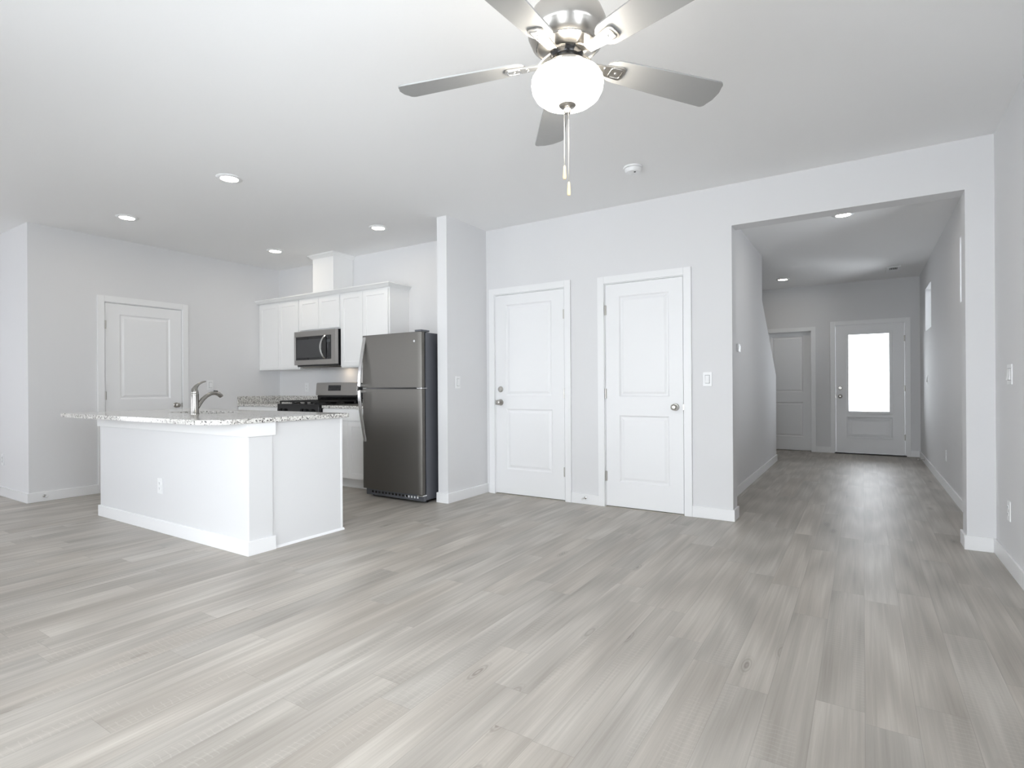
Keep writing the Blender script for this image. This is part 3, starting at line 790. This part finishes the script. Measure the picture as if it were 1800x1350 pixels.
obj('basin', b, M['basin'], sk, smooth=True)
b = MB(off); b.lathe([(.045, .686), (.042, .689), (.03, .687), (.001, .686)], ((SX0 + SX1) / 2, (SY0 + SY1) / 2, 0), n=24); obj('drain', b, M['chrome'], sk, smooth=True)

fc = thing('kitchen_faucet', (-4.42, 2.300, CT), 'brushed nickel single lever faucet on island worktop', 'faucet'); off = (-4.42, 2.30, 0); fX, fY = -4.42, 2.30
b = MB((fX, fY, CT)); b.lathe([(.0315, CT), (.0315, CT + .004), (.0285, CT + .010), (.0285, 1.055), (.0292, 1.060), (.0292, 1.066), (.027, 1.070), (.001, 1.070)], (fX, fY, 0), n=40); obj('body', b, M['faucet'], fc, smooth=True)
b = MB((fX, fY, CT))
sp_pts = [(fX, fY + .012, .955), (fX, fY + .035, .988), (fX, fY + .062, 1.022), (fX, fY + .095, 1.050), (fX, fY + .130, 1.067), (fX, fY + .162, 1.070), (fX, fY + .188, 1.062), (fX, fY + .207, 1.048), (fX, fY + .213, 1.040)]
b.tube(sp_pts, .0165, 16, (1, 0, 0), [1.25, 1.08, .98, .92, .92, .98, 1.08, 1.12, 1.0]); spo = obj('spout', b, M['faucet'], fc, smooth=True)
b = MB((fX, fY, CT)); b.tube([(fX, fY + .150, 1.087), (fX, fY + .182, 1.083)], .006, 10, (1, 0, 0)); obj('spray_button', b, M['black'], spo, smooth=True)
b = MB((fX, fY, CT))
b.lathe([(.0272, 1.070), (.0278, 1.074), (.0265, 1.085), (.022, 1.10), (.001, 1.105)], (fX, fY, 0), n=32)
b.tube([(fX, fY - .004, 1.075), (fX, fY - .002, 1.098), (fX, fY + .010, 1.122), (fX, fY + .032, 1.143), (fX, fY + .062, 1.158), (fX, fY + .086, 1.164)], .023, 16, (1, 0, 0), [1.1, .98, .66, .42, .30, .24])
obj('lever', b, M['faucet'], fc, smooth=True)

# ------------------------------------------------------------------ kitchen cabinets
SHAKER = [(0, 0), (.0008, .007)]
def shaker_door(parent, off, x0, x1, z0, z1, yf, st=.057):
    d_ = MB(off); d_.panelled(x0 + .0015, x1 - .0015, z0 + .0015, z1 - .0015, yf, .019, [(x0 + st, x1 - st, z0 + st, z1 - st)], SHAKER)
    return obj('cabinet_door', d_, M['cab'], parent, .001)
def flat_front(parent, off, name, x0, x1, z0, z1, yf):
    d_ = MB(off); d_.box(x0 + .0015, x1 - .0015, yf, yf + .019, z0 + .0015, z1 - .0015); return obj(name, d_, M['cab'], parent, .0015)
UY = YD - .305; UD = UY - .020; UZ = 2.232
def wall_cab(x0, x1, z0, splits, label):
    o_ = thing('wall_cabinet', ((x0 + x1) / 2, YD, z0), label, 'cabinet', group='white wall cabinets'); of = o_.location
    c_ = MB(of); c_.box(x0, x1, UY, YD, z0, UZ); obj('cabinet_box', c_, M['cab'], o_, .001)
    xs = [x0 + .012] + splits + [x1 - .012]
    for xa, xb in zip(xs, xs[1:]): shaker_door(o_, of, xa + .001, xb - .001, z0 + .012, UZ - .022, UD)
    return o_
wall_cab(-6.835, -5.997, 1.345, [-6.413], 'tall white wall cabinet left of the microwave')
wall_cab(-5.995, -5.227, 1.812, [-5.611], 'short white wall cabinet directly above the microwave')
wall_cab(-5.225, -4.425, 1.345, [-4.838], 'tall white wall cabinet between microwave and fridge')
fl = MB((XL, YD, 1.345)); fl.box(XL, -6.837, UY, YD, 1.345, UZ); o = obj('filler_strip', fl, M['cab']); o.location = (XL, YD, 1.345); tag(o, 'narrow white filler strip between left wall cabinet and wall', 'filler strip')

crown_sec = [(0, 0), (.008, 0), (.010, .006), (.024, .018), (.036, .030), (.046, .034), (.046, .046), (0, .046)]
def crown(mb, x0, x1, yf, yb, z, left=True, right=True):
    """crown running round the front and the sides; sections grow outwards"""
    path = []
    if left: path.append((x0, yb, (-1, 0)))
    path.append((x0, yf, (-1 if left else 0, -1))); path.append((x1, yf, (1 if right else 0, -1)))
    if right: path.append((x1, yb, (1, 0)))
    mb.rings([[(x + dx * o_, y + dy * o_, z + h_) for o_, h_ in crown_sec] for x, y, (dx, dy) in path])
b = MB((-5.6, YD, UZ)); crown(b, XL, -4.425, UD, YD, 2.226, left=False); b.box(XL, -4.425, UD, YD - .002, 2.234, 2.250)
o = obj('crown_moulding', b, M['cab']); o.location = (-5.6, YD, UZ); tag(o, 'white crown moulding along the tops of wall cabinets', 'moulding')
vc = thing('vent_chase', (-5.55, YD, 2.25), 'white boxed vent chase rising from cabinets to ceiling', 'vent chase'); off = vc.location
b = MB(off); b.box(-5.742, -5.360, UY, YD - .002, 2.2505, H); obj('chase_box', b, M['cab'], vc, .001)
b = MB(off); crown(b, -5.742, -5.360, UY, YD, H - .0465); obj('crown', b, M['cab'], vc)

# base cabinets
BY = YD - .60; BD = BY - .02; BZ = .876
def base_cab(x0, x1, label, n_doors):
    o_ = thing('base_cabinet', ((x0 + x1) / 2, YD, 0), label, 'cabinet', group='white base cabinets'); of = o_.location
    c_ = MB(of); c_.box(x0, x1, BY, YD - .003, .105, BZ); obj('cabinet_box', c_, M['cab'], o_, .001)
    t_ = MB(of); t_.box(x0, x1, BY + .075, BY + .09, 0, .105); t_.box(x0, x1, BY + .063, BY + .075, 0, .012); obj('toe_kick', t_, M['cab'], o_)
    ww_ = (x1 - x0 - .02) / n_doors
    for k in range(n_doors):
        xa = x0 + .01 + k * ww_
        flat_front(o_, of, 'drawer_front', xa, xa + ww_, .745, .868, BD)
        shaker_door(o_, of, xa, xa + ww_, .115, .738, BD)
    return o_
base_cab(XL + .005, -5.958, 'white base cabinet in the corner left of the range', 2)
base_cab(-5.184, -4.325, 'white base cabinet between range and fridge', 2)
def worktop(x0, x1, label, side=False):
    o_ = thing('countertop', ((x0 + x1) / 2, YD, BZ), label, 'countertop', group='granite countertops along the kitchen wall'); of = o_.location
    s_ = MB(of); s_.box(x0, x1, YD - .625, YD, BZ, CT); obj('slab', s_, M['granite'], o_, .004)
    s_ = MB(of); s_.box(x0, x1, YD - .02, YD, CT, CT + .095)
    if side: s_.box(x0, x0 + .02, YD - .625, YD - .02, CT, CT + .095)
    obj('backsplash', s_, M['granite'], o_, .003)
worktop(XL + .001, -5.957, 'granite countertop with backsplash left of the range', True)
worktop(-5.186, -4.322, 'granite countertop between range and fridge')

# ------------------------------------------------------------------ microwave
MX0, MX1, MZ0, MZ1, MF = -5.993, -5.229, 1.372, 1.806, 4.338
mw = thing('microwave', ((MX0 + MX1) / 2, YD, MZ0), 'stainless over range microwave below the short cabinet', 'microwave'); off = mw.location
b = MB(off); b.box(MX0, MX1, MF + .045, YD - .002, MZ0, MZ1, .004); obj('body', b, M['black'], mw)
b = MB(off); b.panelled(MX0, MX1, MZ0 + .018, MZ1 - .004, MF, .044, [(MX0 + .024, MX1 - .073, MZ0 + .078, MZ1 - .070, 'hole')], SHAKER)
fr_ = obj('front_frame', b, M['steel2'], mw, .004)
gx0, gx1, gz0, gz1 = MX0 + .0245, MX1 - .0735, MZ0 + .0785, MZ1 - .0705
b = MB(off); b.box(gx0, gx1, MF + .004, MF + .03, gz0, gz1); obj('door_glass', b, M['blackglass'], mw)
b = MB(off); b.box(gx0 + .02, gx1 - .17, MF + .0033, MF + .0045, gz0 + .03, gz1 - .035); obj('window_mesh', b, mat('window_mesh_grey', (.045, .045, .048, 1), .3, var=.04), mw)
b = MB(off); b.box(gx1 - .085, gx1 - .02, MF + .0030, MF + .0045, gz1 - .085, gz1 - .05); obj('clock_display', b, mat('dim_clock_display', (.06, .065, .07, 1), .25, var=.03), mw)
for r_ in range(6):
    for c_ in range(3):
        bx, bz = gx1 - .082 + c_ * .022, gz1 - .125 - r_ * .024
        b = MB(off); b.box(bx, bx + .014, MF + .0028, MF + .0045, bz, bz + .010, .001); obj('key', b, M['display'], mw)
hpts = []
hx = gx1 - .118
for i in range(13):
    t = i / 12; s_ = math.sin(math.pi * t)
    hpts.append((hx + .012 - .034 * s_, MF - .004 - .040 * s_ ** .6 if 0 < t < 1 else MF + .004, gz0 + .006 + t * (gz1 - gz0 - .012)))
b = MB(off); b.sweep(hpts, [(-.011, -.006), (.011, -.006), (.013, 0), (.011, .006), (-.011, .006), (-.013, 0)], (0, 1, 0)); obj('handle', b, M['steelbar'], mw, smooth=True)
b = MB(off); b.rings([[(MX0 + .03, MF + .06, MZ0), (MX1 - .03, MF + .06, MZ0), (MX1 - .03, YD - .18, MZ0), (MX0 + .03, YD - .18, MZ0)], [(MX0 + .06, MF + .09, MZ0 - .018), (MX1 - .06, MF + .09, MZ0 - .018), (MX1 - .06, YD - .20, MZ0 - .016), (MX0 + .06, YD - .20, MZ0 - .016)]]); ug = obj('under_plate', b, M['steel2'], mw)
b = MB(off); b.box(MX1 - .24, MX1 - .16, YD - .15, YD - .09, MZ0 - .004, MZ0 + .002, .001); obj('task_lamp', b, M['tasklamp'], ug)

# ------------------------------------------------------------------ range
RX0, RX1, RF = -5.952, -5.190, 4.075
rg = thing('gas_range', ((RX0 + RX1) / 2, YD, 0), 'stainless and black gas range below the microwave', 'range'); off = rg.location
b = MB(off); b.box(RX0, RX1, RF + .03, YD - .005, .05, .895); obj('body', b, M['black'], rg, .003)
b = MB(off); b.box(RX0 - .002, RX1 + .002, RF - .005, YD - .06, .896, .918, .004); b.box(RX0, RX1, RF - .004, RF + .02, .885, .897); ck = obj('cooktop', b, M['black'], rg)
b = MB(off); b.rings([[(RX0, RF + .03, .80), (RX1, RF + .03, .80), (RX1, RF + .03, .895), (RX0, RF + .03, .895)], [(RX0, RF - .012, .80), (RX1, RF - .012, .80), (RX1, RF - .004, .893), (RX0, RF - .004, .893)]]); obj('knob_panel', b, M['black'], rg, .003)
for k, u in enumerate((.10, .20, .62, .72, .86)):
    x = RX0 + u * (RX1 - RX0)
    b = MB(off); b.lathe([(.021, RF - .008), (.021, RF - .018), (.017, RF - .034), (.001, RF - .035)], (x, 0, .845), 'Y', 20); b.box(x - .004, x + .004, RF - .040, RF - .03, .828, .862, .001); obj('knob', b, M['black'], rg, smooth=True)
b = MB(off); b.box(RX0 + .003, RX1 - .003, RF - .012, RF + .03, .255, .79, .005); dr_ = obj('oven_door', b, M['steel2'], rg)
b = MB(off); b.box(RX0 + .12, RX1 - .12, RF - .0135, RF - .010, .36, .66); obj('oven_window', b, M['blackglass'], dr_)
b = MB(off); b.tube([(RX0 + .05, RF - .055, .74), (RX1 - .05, RF - .055, .74)], .011, 12)
for x in (RX0 + .07, RX1 - .07): b.box(x - .008, x + .008, RF - .052, RF - .01, .732, .748)
obj('oven_handle', b, M['steelbar'], dr_, smooth=True)
b = MB(off); b.box(RX0 + .003, RX1 - .003, RF - .010, RF + .03, .07, .245, .005); obj('drawer', b, M['steel2'], rg)
# burners and grates
for bx, by in ((.2, .25), (.2, .72), (.5, .48), (.8, .25), (.8, .72)):
    x, y = RX0 + bx * .762, RF + by * .60
    b = MB(off); b.lathe([(.050, .918), (.048, .924), (.036, .926), (.036, .932), (.001, .933)], (x, y, 0), n=24); obj('burner', b, M['castiron'], rg, smooth=True)
for x0, x1 in ((RX0 + .02, RX0 + .262), (RX0 + .266, RX1 - .266), (RX1 - .262, RX1 - .02)):
    b = MB(off); y0, y1 = RF + .015, YD - .105; zt0, zt1 = .940, .956
    for x in (x0, x1 - .014): b.box(x, x + .014, y0, y1, zt0, zt1)
    for y in (y0, (y0 + y1) / 2 - .007, y1 - .014): b.box(x0 + .014, x1 - .014, y, y + .014, zt0, zt1)
    xm = (x0 + x1) / 2
    for ya_, yb_ in ((y0 + .014, y0 + .10), (y1 - .11, y1 - .014), ((y0 + y1) / 2 - .09, (y0 + y1) / 2 - .007), ((y0 + y1) / 2 + .007, (y0 + y1) / 2 + .09)): b.box(xm - .006, xm + .006, ya_, yb_, zt0, zt1)
    for x in (x0, x1 - .014):
        for y in (y0, (y0 + y1) / 2 - .007, y1 - .014): b.box(x, x + .014, y, y + .014, .918, zt0)
    obj('grate', b, M['castiron'], rg, .002)
b = MB(off); b.box(RX0 + .004, RX1 - .004, YD - .085, YD - .005, .918, 1.165); obj('backguard', b, M['black'], rg, .006)
b = MB(off); b.rings([[(RX0 + .03, YD - .088, .938), (RX1 - .03, YD - .088, .938), (RX1 - .03, YD - .084, .938), (RX0 + .03, YD - .084, .938)], [(RX0 + .03, YD - .10, .99), (RX1 - .03, YD - .10, .99), (RX1 - .03, YD - .084, .99), (RX0 + .03, YD - .084, .99)]]); obj('vent_lip', b, M['black'], rg)
def tilt_panel(x0, x1, z0, z1, yb0, yb1, th, rad):
    l = rounded(x0, x1, z0, z1, (rad,) * 4, 5)
    yy = lambda z: yb0 + (yb1 - yb0) * (z - z0) / (z1 - z0)
    mb_ = MB(off); mb_.rings([[(x, yy(z), z) for x, z in l], [(x, yy(z) - th, z) for x, z in l]]); return mb_
cpn = obj('control_panel', tilt_panel(RX0 - .004, RX1 + .0, 1.010, 1.172, YD - .086, YD - .070, .022, .016), M['steel2'], rg, .003, smooth=True)
obj('display', tilt_panel(-5.715, -5.485, 1.070, 1.138, YD - .1025, YD - .0955, .0035, .004), M['display'], cpn)
for r_ in range(3):
    for c_ in range(7):
        x = -5.70 + c_ * .030; z = 1.077 + r_ * .02
        b = MB(off); b.box(x, x + .018, YD - .108 + r_ * .002, YD - .100, z, z + .009, .001); obj('key', b, mat('key_grey', (.05, .05, .055, 1), .4, var=.03) if r_ + c_ == 0 else bpy.data.materials['key_grey'], cpn)

# ------------------------------------------------------------------ fridge
FX0, FX1, FF, FB = -4.300, -3.500, 3.900, 3.968
fr = thing('refrigerator', ((FX0 + FX1) / 2, 4.3, 0), 'tall stainless top freezer refrigerator against the wall end', 'refrigerator'); off = fr.location
b = MB(off); b.box(FX0 + .006, FX1 - .002, FB, YD - .03, .03, 1.628, .006); obj('cabinet_body', b, M['fridgeside'], fr)
b = MB(off)
for x in (FX0 + .05, FX1 - .05):
    for y in (FB + .05, YD - .09): b.lathe([(.018, 0), (.018, .035)], (x, y, 0), n=14)
obj('levelling_feet', b, M['black'], fr)
b = MB(off); b.box(FX0 + .012, FX1 - .010, FF + .045, FB, .09, 1.62); obj('door_gasket', b, M['black'], fr)
def fridge_door(name, z0, z1):
    # gently bowed front, rounded vertical edges
    l = [(FX0, FF + .050), (FX0, FF + .012)]
    n = 16
    for i in range(n + 1):
        t = i / n; x = FX0 + .010 + (FX1 - FX0 - .020) * t
        l.append((x, FF + .004 - .010 * (1 - (2 * t - 1) ** 2)))
    l += [(FX1, FF + .012), (FX1, FF + .050)]
    d_ = MB(off); d_.rings([[(x, y, z0) for x, y in l], [(x, y, z1) for x, y in l]])
    return obj(name, d_, M['steel'], fr, .003, smooth=True)
SPL = 1.098
frz = fridge_door('freezer_door', SPL + .004, 1.632)
frd = fridge_door('fridge_door', .088, SPL - .006)
def fridge_handle(parent, z0, z1, flip):
    """bowed strap: tapers into the door at z0 and stands off most at the split z1"""
    p = []
    n = 16
    for i in range(n + 1):
        t = i / n; z = z0 + (z1 - z0) * t
        p.append((-4.262, FF + .004 - .072 * math.sin(min(1, t * 1.0) * math.pi / 2) ** 1.15, z))
    d_ = MB(off); d_.sweep(p, [(-.017, -.007), (.017, -.007), (.020, 0), (.017, .007), (-.017, .007), (-.020, 0)], (0, 1, 0))
    ze = z1 + (.012 if flip else -.012)
    d_.box(-4.275, -4.249, FF - .066, FF + .004, min(z1, ze) - .006, max(z1, ze) + .006, .003)
    return obj('handle', d_, M['steelbar'], parent, smooth=True)
fridge_handle(frz, 1.615, SPL + .022, True); fridge_handle(frd, .560, SPL - .024, False)
b = MB(off); b.box(FX1 - .085, FX1 - .006, FF + .008, FB + .06, 1.634, 1.652, .003); obj('hinge_cover', b, M['fridgeside'], fr)
b = MB(off); b.box(FX1 - .060, FX1 + .002, FF + .006, FB + .01, SPL - .004, SPL + .002); b.lathe([(.007, SPL - .012), (.007, SPL + .010)], (FX1 - .012, FF + .014, 0), n=14); obj('hinge', b, M['steelbar'], fr)
b = MB(off); b.box(FX1 - .07, FX1 + .001, FF + .010, FB + .004, .072, .084, .002); obj('hinge', b, M['steelbar'], fr)
b = MB(off); b.box(FX0 + .02, FX1 - .006, FF + .035, FB, .022, .082, .004); gr = obj('toe_grille', b, M['fridgeside'], fr)
for k in range(11):
    b = MB(off); x = FX0 + .10 + k * .046; b.box(x, x + .026, FF + .0335, FF + .038, .046, .066); obj('grille_slot', b, M['black'], gr)
for k in range(5):
    b = MB(off); x = FX0 + .555 + k * .038; b.box(x, x + .018, FF + .0338, FF + .037, .044, .064); obj('grille_tab', b, M['plastic'], gr)
b = MB(off); b.lathe([(.011, FF + .004), (.011, FF - .0008), (.001, FF - .001)], (FX1 - .085, 0, 1.545), 'Y', 20); obj('badge', b, M['steelbar'], frz, smooth=True)
